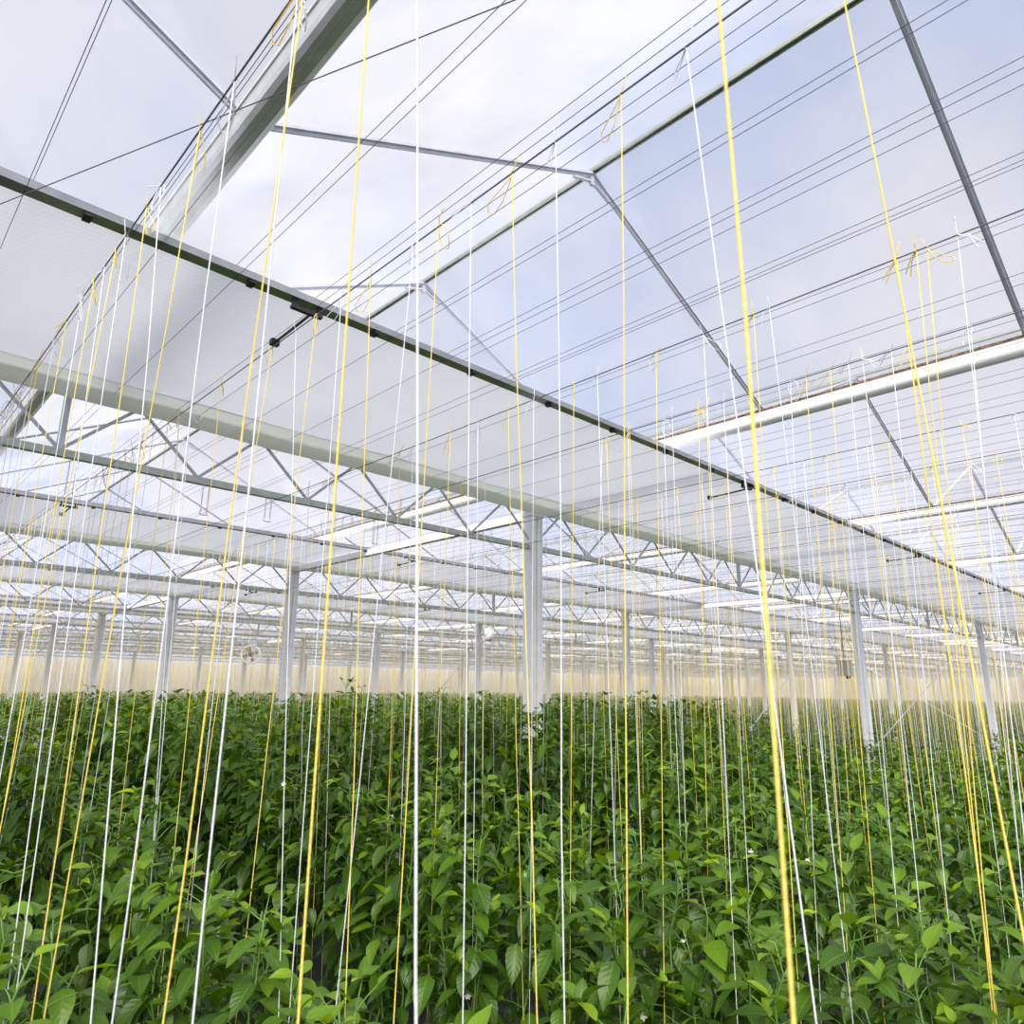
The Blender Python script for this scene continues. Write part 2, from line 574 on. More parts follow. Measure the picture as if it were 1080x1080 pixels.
# ------------------------------------------------------------------ shade screens: sheet, drive profile, gathered bundle, brackets
XA, XB = -6.0, XEND - 0.4
def screen(i):
    yb, yg = Y1 + BAY * i - WSCR, Y1 + BAY * i
    lab = {0: 'white translucent shade screen nearest the camera, with dark drive bar in front'}.get(
        i, f'white translucent shade screen, {ORD[i]} one from the camera' if i < 8 else 'white shade screen right before the end wall')
    r = empty('shade_screen', (0, yb, ZS))
    tag(r, lab, 'shade screen', 'shade screens')
    # sheet with a faint sag, built in strips along x
    xs = list(np.arange(XA, 24, 0.5)) + list(np.arange(24, XB + 2, 4.0))
    ys = np.linspace(0.03, WSCR - 0.37, 7)
    n = len(ys)
    vs, fs = [], []
    for top in (0, 1):
        for x in xs:
            for y in ys:
                vs.append((x, y, 0.018 - 0.010 * math.sin(math.pi * (x - XA) / 0.75) ** 2 * (y / WSCR) + 0.0025 * top))
    m = len(xs)
    for top in (0, 1):
        o = top * m * n
        for a in range(m - 1):
            for b in range(n - 1):
                q = (o + a * n + b, o + (a + 1) * n + b, o + (a + 1) * n + b + 1, o + a * n + b + 1)
                fs.append(q if top else tuple(reversed(q)))
    part('sheet', MB().add(vs, fs), MT['screen'], r, True)
    # drive profile: flat aluminium bar with two raised ribs
    bar = MB().box((XA, -0.030, -0.012), (XB, 0.034, 0.002)).box((XA, -0.030, 0.002), (XB, -0.022, 0.020)).box((XA, -0.010, 0.002), (XB, -0.002, 0.032)).box((XA, 0.024, 0.002), (XB, 0.032, 0.040))
    part('drive_bar', bar, MT['bar'], r)
    # gathered bundle hanging under the girder's top chord
    g = WSCR
    prof = [(g - 0.385, 0.019), (g - 0.33, 0.004), (g - 0.27, -0.016), (g - 0.20, -0.036), (g - 0.13, -0.046), (g - 0.08, -0.044), (g - 0.04, -0.026), (g - 0.02, 0.0), (g - 0.012, 0.05),
            (g - 0.05, 0.075), (g - 0.14, 0.065), (g - 0.23, 0.03), (g - 0.275, -0.006)]
    vs, fs = [], []
    bx = list(np.arange(XA, 24, 0.25)) + list(np.arange(24, XB + 2, 3.0))
    for x in bx:
        w1, w2 = math.sin(x * 2.1 + i) * 0.006 + math.sin(x * 5.3) * 0.003, math.sin(x * 3.7 + 2 * i) * 0.004
        for j, (py, pz) in enumerate(prof):
            k = 1 if 2 <= j <= 6 else 0.3
            vs.append((x, py + w2 * k, pz + w1 * k))
    n = len(prof)
    for a in range(len(bx) - 1):
        for b in range(n - 1):
            c = b + 1
            fs.append((a * n + b, a * n + c, (a + 1) * n + c, (a + 1) * n + b))
    part('gathered_fabric', MB().add(vs, fs), MT['bundle'], r, True)
    # clips where the wires pass, and drive brackets
    if i < 3:
        clip = MB().box((-0.014, -0.026, -0.026), (0.014, 0.026, -0.008)).mesh('wire_clip', MT['black'])
        for x in np.arange(-0.2, 14 if i == 0 else 9, 0.62):
            put('wire_clip', clip, r, (x, 0, 0))
        br = MB().box((-0.075, -0.012, -0.055), (0.075, 0.012, -0.040)).box((-0.07, -0.010, -0.045), (-0.05, 0.010, -0.008)).box((0.05, -0.010, -0.045), (0.07, 0.010, -0.008))
        br.tube([(0.02, 0.0, -0.05), (0.02, 0.22, -0.058), (0.02, 0.36, -0.06)], 0.007, 6).box((0.0, 0.34, -0.075), (0.04, 0.37, -0.045))
        bm = br.mesh('drive_bracket', MT['black'])
        for x in ((1.3, 5.3, 9.6, 13.9) if i == 0 else (1.45, 5.5, 9.5)):
            put('drive_bracket', bm, r, (x, 0, 0))
    return r
for i in range(NB):
    screen(i)

# ------------------------------------------------------------------ wires
def wire(name, x, z, r, label, group, m, y0=-1.5, y1=YEND, kind=None):
    me = MB().tube([(0, y0, 0), (0, (y0 + y1) / 2, 0), (0, y1, 0)], r, 5).mesh(name, m)
    o = put(name, me, None, (x, 0, z))
    tag(o, label, 'wire', group, kind)
    return o

for j, x in enumerate(ROWS):
    if j < 6:
        lab, grp = f'dark crop wire with string knots, {ORD[j]} one counted from the camera', 'crop wires nearby'
    else:
        lab, grp = 'thin crop wire far back holding many distant strings', 'crop wires far back'
    wire('crop_wire', x, ZW, 0.0024, lab, grp, MT['cropwire'])

ZU, ZL = ZS + 0.062, ZS - 0.016
ratios = [0.136, 0.142, 0.345, 0.352, 0.406, 0.567, 0.589, 0.781, 0.805, 0.857, 0.886, 1.037, 1.058, 1.232, 1.258, 1.297, 1.482, 1.506, 1.521, 1.70, 1.739, 1.96, 2.017]
sw = []
for j, q in enumerate(ratios):
    z = ZL if j % 2 == 0 else ZU
    sw.append((q * (z - H), z))
x = sw[-1][0] + 0.33
while x < 30:
    sw += [(x, ZL), (x + 0.075, ZU)]
    x += 0.375 if x < 16 else 0.75
NEAR_SW = {0: 'first of two fine dark wires crossing the top left corner', 1: 'second of two fine dark wires crossing the top left corner',
           4: 'lone fine dark wire running along the nearest gutter', 5: 'first of two fine dark wires just right of the nearest gutter',
           6: 'second of two fine dark wires just right of the nearest gutter'}
for j, (x, z) in enumerate(sw):
    wire('screen_wire', x, z, 0.00125, NEAR_SW.get(j, 'fine dark wire of the evenly spaced pairs guiding the shade screens'), 'paired screen wires' if j not in NEAR_SW else 'screen wires by the gutter', MT['wire'])

def straight(name, p, q, r, label, cat, m, n=6):
    p, q = Vector(p), Vector(q)
    o = put(name, MB().tube([Vector(), (q - p) * 0.5, q - p], r, n).mesh(name, m), None, p)
    return tag(o, label, cat)
straight('brace_wire', (-0.58, 4.53, H + 1.6), (1.67, -0.80, H + 1.6), 0.0018, 'single dark wire slanting across under the nearest gutter, against the other wires', 'wire', MT['wire'])
straight('brace_cable', (9.6, 9.9, H + 1.62), (6.6, 9.9, H - 1.2), 0.011, 'pale slanting brace cable just left of the wide central column', 'cable', MT['white'])
straight('brace_cable', (12.7, 4.80, ZS - 0.1), (12.7, 7.4, H - 1.5), 0.010, 'pale brace cable slanting down left from the front column on the right', 'cable', MT['white'])
straight('brace_cable', (12.7, 3.0, H + 0.8), (12.7, 4.75, H - 1.1), 0.010, 'pale brace cable rising right from the foot of the front right column', 'cable', MT['white'])
straight('brace_cable', (20.7, 5.0, H - 1.0), (20.7, 8.6, H + 1.4), 0.010, 'pale brace cable slanting far back by the slim column near right edge', 'cable', MT['white'])

# chain hangers below the front girder
def chain_hanger(x, y, z0, dz, label):
    r = empty('chain_hanger', (x, y, z0))
    tag(r, label, 'hanger', 'chain hangers')
    link = MB()
    pts = [(0.006 * math.cos(a), 0, 0.013 * math.sin(a)) for a in np.linspace(0, 2 * math.pi, 9)]
    link.tube(pts, 0.0022, 4, False)
    lm = link.mesh('chain', MT['girder'])
    for s in (-1, 1):
        mb = MB()
        n = int(dz / 0.022)
        for j in range(n):
            a = math.pi / 2 * (j % 2)
            mb.tube([(s * 0.02 + 0.005 * math.cos(t) * math.cos(a), 0.005 * math.cos(t) * math.sin(a), -0.012 - 0.022 * j + 0.014 * math.sin(t)) for t in np.linspace(0, 2 * math.pi, 7)], 0.0016, 4, False)
        part('chain', mb, MT['girder'], r)
    part('hook', MB().tube([(-0.03, 0, -dz), (-0.012, 0, -dz - 0.006), (0.012, 0, -dz - 0.006), (0.03, 0, -dz)], 0.003, 5), MT['girder'], r)
for x, dz, lab in ((0.88, 0.24, 'pair of thin chains below the front girder near the left edge'), (1.66, 0.2, 'pair of thin chains below the front girder, second from the left'),
                   (2.1, 0.17, 'pair of thin chains below the front girder, third from the left'), (3.0, 0.2, 'pair of thin chains below the front girder, close left of the middle')):
    chain_hanger(x, Y1, ZCH - 0.02, dz, lab)

# ------------------------------------------------------------------ fans and box
def fan(loc, rz, rad, label):
    r = empty('circulation_fan', loc)
    r.rotation_euler = (0, 0, rz)
    tag(r, label, 'fan')
    mb = MB()
    n = 28
    for k in range(n):
        pass
    ring = []
    for (rr, yy) in ((rad, -0.09), (rad * 1.2, -0.1), (rad * 1.2, 0.1), (rad, 0.09)):
        ring += [(rr * math.cos(2 * math.pi * k / n), yy, rr * math.sin(2 * math.pi * k / n)) for k in range(n)]
    fs = [(q * n + k, q * n + (k + 1) % n, ((q + 1) % 4) * n + (k + 1) % n, ((q + 1) % 4) * n + k) for q in range(4) for k in range(n)]
    part('housing', MB().add(ring, fs), MT['fan'], r, True)
    part('motor', MB().tube([(0, -0.12, 0), (0, -0.10, 0), (0, 0.10, 0), (0, 0.13, 0)], [rad * 0.2, rad * 0.3, rad * 0.3, rad * 0.15], 16), MT['dark'], r, True)
    for k in range(4):
        a = math.pi / 2 * k + 0.4
        c, s = math.cos(a), math.sin(a)
        vs = []
        for t, w in ((0.2, 0.10), (0.6, 0.22), (0.92, 0.26)):
            for e in (-1, 1):
                vs.append((rad * (t * c - e * w * s), 0.05 * e * 0.8, rad * (t * s + e * w * c)))
        vs += [(x, y + 0.006, z) for x, y, z in vs]
        part('blade', MB().add(vs, [(0, 1, 3, 2), (2, 3, 5, 4), (6, 8, 9, 7), (8, 10, 11, 9), (0, 2, 8, 6), (2, 4, 10, 8), (1, 7, 9, 3), (3, 9, 11, 5), (4, 5, 11, 10), (0, 6, 7, 1)]), MT['dark'], r)
    grd = MB()
    for q in (0.45, 0.75, 1.0):
        grd.tube([(rad * q * math.cos(t), -0.11, rad * q * math.sin(t)) for t in np.linspace(0, 2 * math.pi, 25)], 0.005, 4, False)
    for k in range(6):
        a = math.pi * k / 6
        grd.tube([(rad * math.cos(a), -0.11, rad * math.sin(a)), (-rad * math.cos(a), -0.11, -rad * math.sin(a))], 0.005, 4)
    part('guard', grd, MT['fan'], r)
    part('hanger', MB().tube([(0, 0, rad), (0, 0, ZCH - loc[2])], 0.012, 6), MT['girder'], r)
fan((8.1, 18.3, H + 0.74), math.radians(-20), 0.21, 'round grey circulation fan hanging far back at the left of the near columns')
fan((10.7, 11.9, H + 1.12), math.radians(62), 0.12, 'small brownish fan by the slim column left of the centre')
_r = ray(891, 705)
_r *= 12.3 / math.hypot(_r.x, _r.y)
bx = empty('sensor_box', (_r.x, _r.y, H + _r.z))
bx.scale = (0.7, 0.7, 0.7)
tag(bx, 'small grey box hanging in front of the column on the right', 'box')
part('body', MB().box((-0.1, -0.13, -0.16), (0.1, 0.13, 0.16)).box((-0.115, -0.145, 0.16), (0.115, 0.145, 0.18)), MT['grey'], bx)
part('cord', MB().tube([(0, 0, 0.18), (0.01, 0, 0.5), (0, 0, (ZCH - H - _r.z) / 0.7)], 0.008, 5), MT['wire'], bx)
part('vent', MB().tube([(0, -0.06, -0.16), (0, -0.06, -0.22)], 0.05, 12), MT['dark'], bx)

# ------------------------------------------------------------------ strings
def knot_mesh(kind, m):
    mb = MB()
    r = 0.0015
    if kind == 0:      # one long loop and a short tail
        L, W = 0.085, 0.022
        mb.tube([(0, L * t, -0.012 - 0.055 * t + W * math.sin(2 * math.pi * t) * 0.0 + 0.0) for t in (0, 0.3, 0.6, 1.0)] +
                [(0.012, L * 1.08, -0.085), (0.02, L * 0.85, -0.092), (0.016, L * 0.45, -0.066), (0.004, 0.004, -0.012)], r, 5)
        mb.tube([(0, 0, 0.0), (-0.004, -0.012, 0.02), (-0.006, -0.02, 0.045)], r, 5)
    elif kind == 1:    # hanging loop
        pts = []
        for t in np.linspace(0, 1, 13):
            a = 2 * math.pi * t
            pts.append((0.010 * math.sin(a), 0.026 * math.sin(a), -0.04 + 0.04 * math.cos(a)))
        mb.tube(pts, r, 5)
        mb.tube([(0, 0, 0), (0.005, 0.02, 0.016), (0.004, 0.045, 0.022)], r, 5)
    else:              # two free ends
        mb.tube([(0, 0, 0), (0.006, 0.025, -0.004), (0.01, 0.06, -0.03)], r, 5)
        mb.tube([(0, 0, 0), (-0.005, -0.008, 0.02), (-0.002, -0.014, 0.05)], r, 5)
        mb.tube([(0.002, 0.001, 0), (0.01, 0.03, -0.012), (0.016, 0.055, -0.045)], r, 5)
    # wraps round the wire
    mb.tube([(0.0046 * math.cos(t), -0.006 + 0.0018 * t, 0.0046 * math.sin(t)) for t in np.linspace(0, 6.5, 14)], r * 0.9, 4)
    return mb.mesh('knot', m)
KN = {c: [knot_mesh(k, MT[n]) for k in range(3)] for c, n in (('Y', 'yellow'), ('W', 'white'))}
CNAME = {'Y': 'yellow', 'W': 'white'}
RS = 0.00135

def string_thing(top, bot, c, knot=True, r=RS):
    top, bot = Vector(top), Vector(bot)
    d = bot - top
    pts = [Vector()]
    for t in (0.18, 0.36, 0.54, 0.72, 0.88, 1.0):
        w = 0.0025 if t < 1 else 0
        pts.append(d * t + Vector((random.uniform(-w, w), random.uniform(-w, w), 0)))
    o = put('plant_string', MB().tube(pts, r, 6).mesh('plant_string', MT[CNAME[c]], True), None, top)
    if knot:
        k = put('knot', random.choice(KN[c]), o)
        k.rotation_euler = (random.uniform(-0.4, 0.4), random.uniform(-0.3, 0.3), random.choice((0, 0, 0.5, -0.4, math.pi)))
        s = random.uniform(0.75, 1.15)
        k.scale = (s, s, s)
    return o

A, B, C_, D = ROWS[:4]
D = 2.78
EXPL = [  # row, colour, (x, y) upper, (x, y) lower in the 1080 frame
    (0, 'Y', (319, 0), (171, 1080)), (0, 'W', (277, 360), (204, 1080)), (0, 'Y', (389, 0), (316, 1080)), (0, 'W', (439, 0), (442, 1080)), (0, 'Y', (757, 0), (841, 1080)),
    (0, 'W', (249, 73), (118, 1080)), (0, 'Y', (213, 127), (44, 1080)), (0, 'W', (170, 192), (96, 1080)), (0, 'Y', (155, 218), (33, 1080)), (0, 'W', (132, 253), (12, 1080)),
    (0, 'Y', (121, 270), (2, 867)), (0, 'W', (110, 285), (13, 1007)), (0, 'Y', (98, 303), (0, 872)), (0, 'W', (86, 321), (-8, 872)), (0, 'Y', (68, 350), (-20, 840)), (0, 'W', (56, 367), (-30, 840)), (0, 'Y', (39, 393), (-40, 840)), (0, 'W', (33, 404), (-46, 840)),
    (1, 'W', (723, 45), (862, 1080)), (1, 'Y', (655, 98), (663, 1080)), (1, 'W', (586, 147), (596, 1080)), (1, 'Y', (540, 181), (567, 1080)), (1, 'W', (497, 212), (488, 1080)), (1, 'Y', (463, 238), (416, 1080)),
    (1, 'W', (437, 252), (353, 1080)), (1, 'Y', (391, 291), (364, 1080)), (1, 'W', (360, 315), (305, 1080)), (1, 'Y', (334, 332), (255, 1020)), (1, 'W', (312, 352), (295, 1040)), (1, 'Y', (288, 359), (217, 820)),
    (1, 'W', (264, 386), (209, 880)), (1, 'Y', (233, 409), (182, 915)), (1, 'W', (202, 431), (163, 880)), (1, 'Y', (190, 437), (146, 890)), (1, 'W', (171, 740), (162, 890)), (1, 'Y', (890, 0), (1080, 1000)),
    (2, 'Y', (946, 274), (1052, 1080)), (2, 'W', (1010, 248), (1078, 870)), (2, 'W', (812, 329), (900, 1080)), (2, 'Y', (795, 336), (844, 1060)), (2, 'W', (742, 356), (778, 1080)), (2, 'Y', (692, 375), (701, 1080)),
    (2, 'W', (630, 400), (650, 950)), (2, 'Y', (605, 413), (602, 880)), (2, 'W', (563, 418), (560, 900)), (2, 'Y', (536, 437), (547, 880)), (2, 'W', (504, 448), (499, 970)), (2, 'Y', (475, 458), (456, 940)), (2, 'Y', (422, 478), (409, 860)),
    (2, 'Y', (339, 740), (336, 820)), (2, 'W', (348, 740), (345, 840)), (2, 'W', (320, 740), (318, 820)), (2, 'W', (106, 740), (97, 805)), (2, 'W', (128, 740), (118, 823)), (2, 'W', (427, 740), (420, 960)),
    (2, 'Y', (1014, 740), (1027, 870)), (2, 'Y', (1020, 740), (1043, 1000)),
    (3, 'Y', (958, 362), (1040, 980)), (3, 'W', (895, 383), (956, 1070)), (3, 'Y', (850, 398), (894, 1000)), (3, 'Y', (745, 430), (770, 1010)), (3, 'W', (700, 444), (719, 940)), (3, 'Y', (664, 457), (675, 850)),
    (3, 'Y', (908, 780), (923, 960)), (3, 'W', (952, 780), (970, 950)), (3, 'W', (977, 740), (994, 910)), (3, 'W', (852, 780), (860, 945)), (3, 'W', (779, 740), (787, 900)), (3, 'Y', (743, 740), (746, 880)), (3, 'W', (627, 740), (622, 910)),
    (3, 'W', (465, 740), (465, 880)), (3, 'Y', (485, 740), (484, 900)), (3, 'W', (510, 740), (509, 900)), (3, 'W', (671, 740), (676, 900)), (3, 'Y', (650, 740), (656, 900)), (3, 'W', (719, 740), (722, 830)), (3, 'W', (1060, 740), (1072, 870)),
]
ZBOT = H - 1.55
near = []
taken = {0: [], 1: [], 2: [], 3: []}
for row, c, a, b in EXPL:
    X = (A, B, C_, D)[row]
    p, q = on_x(*a, X), on_x(*b, X)
    dz = q.z - p.z
    at = lambda z: p + (q - p) * ((z - p.z) / dz)
    t, u = at(ZW), at(ZBOT)
    near.append((row, c, t, u))
    taken[row].append(t.y)
by_row = {}
for row, c, t, u in near:
    by_row.setdefault((row, c), []).append((proj(t + (u - t) * 0.45)[0], t, u))
WIRE_N = ['nearest crop wire', 'second crop wire', 'third crop wire', 'fourth crop wire']
for (row, c), lst in by_row.items():
    lst.sort(key=lambda e: e[0])
    for j, (px, t, u) in enumerate(lst):
        o = string_thing(t, u, c)
        look = {0: 'thick', 1: 'taut', 2: 'thin', 3: 'fine'}[row]
        if abs(px - 808) < 40 and row == 0:
            lab = 'thickest yellow string of all, blurred, closest in front of the crop'
        else:
            lab = f'{look} {CNAME[c]} string on the {WIRE_N[row]}, {ORD[j]} {CNAME[c]} one from the left'
        tag(o, lab, 'string', f'{CNAME[c]} strings on the {WIRE_N[row]}')

# all further strings: one every 0.165 m along each wire, alternating; the nearest become things, the rest one mass
cand = []
for j, X in enumerate(ROWS):
    y = 0.35 + random.uniform(0, 0.15)
    n = 0
    while y < YEND - 0.5:
        yy = y + random.uniform(-0.05, 0.05)
        lean = random.gauss(0, 0.035)
        leanx = random.gauss(0, 0.04)
        p = proj((X, yy, H + 0.3))
        q = proj((X, yy, ZW))
        ok = -25 < p[0] < 1105 or -25 < q[0] < 1105
        if j < 4 and taken[j]:
            lim = max(taken[j])
            if yy < lim + 0.08 or any(abs(yy - t) < 0.12 for t in taken[j]):
                ok = False
        if ok and p[2] > 0.2:
            cand.append((math.hypot(X, yy), j, X, yy, 'YW'[n % 2], lean, leanx))
        y += 0.165
        n += 1
cand.sort()
NTHING = 300 - len(near)
for d, j, X, y, c, l, lx in cand[:NTHING]:
    o = string_thing((X, y, ZW), (X + lx, y + l, ZBOT), c)
    where = ['nearest', 'second', 'third', 'fourth', 'fifth', 'sixth', 'seventh', 'eighth', 'ninth', 'tenth'][j]
    tag(o, f'slender {CNAME[c]} string farther along the {where} crop wire, behind the near ones', 'string', f'farther {CNAME[c]} strings of the {where} wire')

def mass_strings(rest):
    rest = np.array([(X, y, lx, l, 0 if c == 'Y' else 1, d) for d, j, X, y, c, l, lx in rest], float)
    n = len(rest)
    ang = np.array([0.3, 2.39, 4.49])
    zt, zb = ZW, H - 1.3
    V = np.zeros((n, 6, 3))
    for k in range(3):
        V[:, k, 0] = rest[:, 0] + RS * math.cos(ang[k])
        V[:, k, 1] = rest[:, 1] + RS * math.sin(ang[k])
        V[:, k, 2] = zt
        V[:, k + 3, 0] = rest[:, 0] + rest[:, 2] + RS * math.cos(ang[k])
        V[:, k + 3, 1] = rest[:, 1] + rest[:, 3] + RS * math.sin(ang[k])
        V[:, k + 3, 2] = zb
    base = (np.arange(n) * 6)[:, None, None]
    Fq = base + np.array([[0, 1, 4, 3], [1, 2, 5, 4], [2, 0, 3, 5]])[None]
    me = bpy.data.meshes.new('distant_strings')
    me.materials.append(MT['yellow'])
    me.materials.append(MT['white'])
    me.vertices.add(n * 6)
    me.vertices.foreach_set('co', V.reshape(-1))
    me.loops.add(n * 12)
    me.loops.foreach_set('vertex_index', Fq.reshape(-1).astype(np.int32))
    me.polygons.add(n * 3)
    me.polygons.foreach_set('loop_start', np.arange(0, n * 12, 4, dtype=np.int32))
    me.polygons.foreach_set('material_index', np.repeat(rest[:, 4].astype(np.int32), 3))
    me.update(calc_edges=True)
    o = put('distant_strings', me)
    tag(o, 'dense haze of distant yellow and white strings above the far crop', 'strings', None, 'stuff')
mass_strings(cand[NTHING:])

# ------------------------------------------------------------------ pepper plants
def leaf_batch(P, Dv, Nv, L, W, curl, fold, nl, nw):
    """P origin, Dv direction, Nv normal per leaf -> vertices, quads, uv"""
    n = len(P)
    Dv = Dv / np.linalg.norm(Dv, axis=1, keepdims=True)
    Nv = Nv - Dv * (Nv * Dv).sum(1, keepdims=True)
    Nv /= np.linalg.norm(Nv, axis=1, keepdims=True)
    Sv = np.cross(Dv, Nv)
    ts = np.linspace(0, 1, nl + 1)
    us = np.linspace(-1, 1, nw + 1)
    V = np.zeros((n, nl + 1, nw + 1, 3))
    UV = np.zeros((n, nl + 1, nw + 1, 2))
    ph = rng.uniform(0, 6.28, n)
    for i, t in enumerate(ts):
        th = curl * t
        with np.errstate(divide='ignore', invalid='ignore'):
            cx = np.where(np.abs(curl) < 1e-3, t, np.sin(th) / curl)
            cz = np.where(np.abs(curl) < 1e-3, 0, (1 - np.cos(th)) / curl)
        ctr = P + (Dv * cx[:, None] - Nv * cz[:, None]) * L[:, None]
        nrm = Nv * np.cos(th)[:, None] + Dv * np.sin(th)[:, None]
        wt = 2.15 * (t ** 0.60) * ((1 - t) ** 1.12) + (0.02 if t < 0.99 else 0.0)
        for j, u in enumerate(us):
            off = u * wt * W
            rip = 0.05 * W * np.sin(9 * t + ph + (2.0 if u > 0 else 0)) * abs(u) * (1 if 0 < t < 1 else 0)
            V[:, i, j] = ctr + Sv * off[:, None] + nrm * (np.abs(off) * fold + rip)[:, None]
            UV[:, i, j, 0] = u
            UV[:, i, j, 1] = t
    m = (nl + 1) * (nw + 1)
    q = []
    for i in range(nl):
        for j in range(nw):
            a = i * (nw + 1) + j
            q.append((a, a + 1, a + nw + 2, a + nw + 1))
    Q = (np.arange(n) * m)[:, None, None] + np.array(q)[None]
    return V.reshape(-1, 3), Q.reshape(-1, 4), UV.reshape(-1, 2), m


def foliage_mesh(name, V, Q, UV, age):
    me = bpy.data.meshes.new(name)
    me.materials.append(MT['leaf'])
    nv, nf = len(V), len(Q)
    me.vertices.add(nv)
    me.vertices.foreach_set('co', V.reshape(-1).astype(np.float32))
    me.loops.add(nf * 4)
    me.loops.foreach_set('vertex_index', Q.reshape(-1).astype(np.int32))
    me.polygons.add(nf)
    me.polygons.foreach_set('loop_start', np.arange(0, nf * 4, 4, dtype=np.int32))
    me.polygons.foreach_set('use_smooth', np.ones(nf, bool))
    uvl = me.uv_layers.new(name='UVMap')
    uvl.data.foreach_set('uv', UV[Q.reshape(-1)].reshape(-1).astype(np.float32))
    at = me.attributes.new('leaf_age', 'FLOAT', 'POINT')
    at.data.foreach_set('value', age.astype(np.float32))
    me.update(calc_edges=True)
    return me


PH = 1.66                     # height of the built plant
def build_plant(seed, nl, nw):
    r = np.random.default_rng(seed)
    stem = MB()
    leaves = []               # p, d, n, L, age
    tips = []
    # trunk to the fork, then two leaders and a weaker third one
    fork = Vector((r.normal(0, 0.015), r.normal(0, 0.015), 0.32))
    stem.tube([(0, 0, 0), (0.004, 0.003, 0.16), fork], [0.011, 0.010, 0.009], 6)
    nlead = 3
    for b in range(nlead):
        a0 = (0.5 * math.pi if b == 0 else -0.5 * math.pi if b == 1 else r.uniform(0, 6.28)) + r.normal(0, 0.35)
        htop = PH * (1.0 if b < 2 else 0.9) * r.uniform(0.93, 1.0)
        n = 16
        sp = 0.10 if b < 2 else 0.15
        pts = []
        for k in range(n + 1):
            t = k / n
            rad = sp * (1 - math.exp(-3 * t)) + 0.012 * math.sin(7 * t + seed + b)
            pts.append(Vector((fork.x + rad * math.cos(a0) + 0.01 * r.normal() * (t > 0), fork.y + rad * math.sin(a0) + 0.01 * r.normal() * (t > 0), fork.z + (htop - fork.z) * t)))
        stem.tube(pts, [0.0075 - 0.005 * k / n for k in range(n + 1)], 5)
        az = r.uniform(0, 6.28)
        z = 0.55
        while z < htop + 0.001:
            t = (z - fork.z) / (htop - fork.z)
            i = min(int(t * n), n - 1)
            f = t * n - i
            p = pts[i].lerp(pts[i + 1], min(f, 1))
            top = htop - z
            for rep in range(2 if z > 0.8 else 1):
                az += 2.4 + r.normal(0, 0.3)
                young = math.exp(-top / 0.13)
                L = (0.140 * (1 - 0.52 * young) * r.uniform(0.72, 1.18))
                pet = (0.045 * (1 - 0.7 * young)) * r.uniform(0.7, 1.4) + (0.055 if rep and r.random() < 0.6 else 0)
                el = math.radians(r.uniform(15, 50) + 20 * young)
                o = Vector((math.cos(az), math.sin(az), 0))
                pe = p + o * (pet * math.cos(el)) + Vector((0, 0, pet * math.sin(el)))
                stem.tube([p, p.lerp(pe, 0.5) + Vector((0, 0, 0.004)), pe], [0.0022, 0.0017, 0.0013], 4, False)
                tilt = math.radians(r.normal(-24, 18) + 50 * young)
                az2 = az + r.normal(0, 0.3)
                d = np.array([math.cos(az2) * math.cos(tilt), math.sin(az2) * math.cos(tilt), math.sin(tilt)])
                nn = np.array([-math.cos(az2) * math.sin(tilt), -math.sin(az2) * math.sin(tilt), math.cos(tilt)]) + r.normal(0, 0.22, 3)
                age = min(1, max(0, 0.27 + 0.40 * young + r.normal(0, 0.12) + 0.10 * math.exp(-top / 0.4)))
                leaves.append((tuple(pe), d, nn, L, age, r.uniform(0.2, 1.0)))
            if z > 0.9 and r.random() < 0.45:       # side shoot with a tuft of small leaves
                az3 = az + 1.2
                q = p + Vector((math.cos(az3), math.sin(az3), 0.5)) * r.uniform(0.05, 0.11)
                stem.tube([p, q], [0.0025, 0.0015], 4, False)
                for s in range(5):
                    a4 = az3 + s * 1.3
                    tl = math.radians(r.uniform(0, 60))
                    d = np.array([math.cos(a4) * math.cos(tl), math.sin(a4) * math.cos(tl), math.sin(tl)])
                    nn = np.array([-math.cos(a4) * math.sin(tl), -math.sin(a4) * math.sin(tl), math.cos(tl)]) + r.normal(0, 0.2, 3)
                    leaves.append((tuple(q), d, nn, r.uniform(0.045, 0.085), min(1, max(0, r.normal(0.62, 0.14))), r.uniform(0, 0.8)))
            z += 0.056
        tips.append(pts[-1])
    P = np.array([l[0] for l in leaves])
    Dv = np.array([l[1] for l in leaves])
    Nv = np.array([l[2] for l in leaves])
    L = np.array([l[3] for l in leaves])
    W = L * r.uniform(0.30, 0.39, len(L))
    curl = np.array([l[5] for l in leaves])
    V, Q, UV, m = leaf_batch(P, Dv, Nv, L, W, curl, 0.28, nl, nw)
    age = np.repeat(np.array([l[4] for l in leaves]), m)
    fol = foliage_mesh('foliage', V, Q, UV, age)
    return fol, stem.mesh('stem', MT['stem'], True), P, float(V[:, 2].max())


NVAR = 7
VAR = [build_plant(100 + s, 6, 4) for s in range(NVAR)]

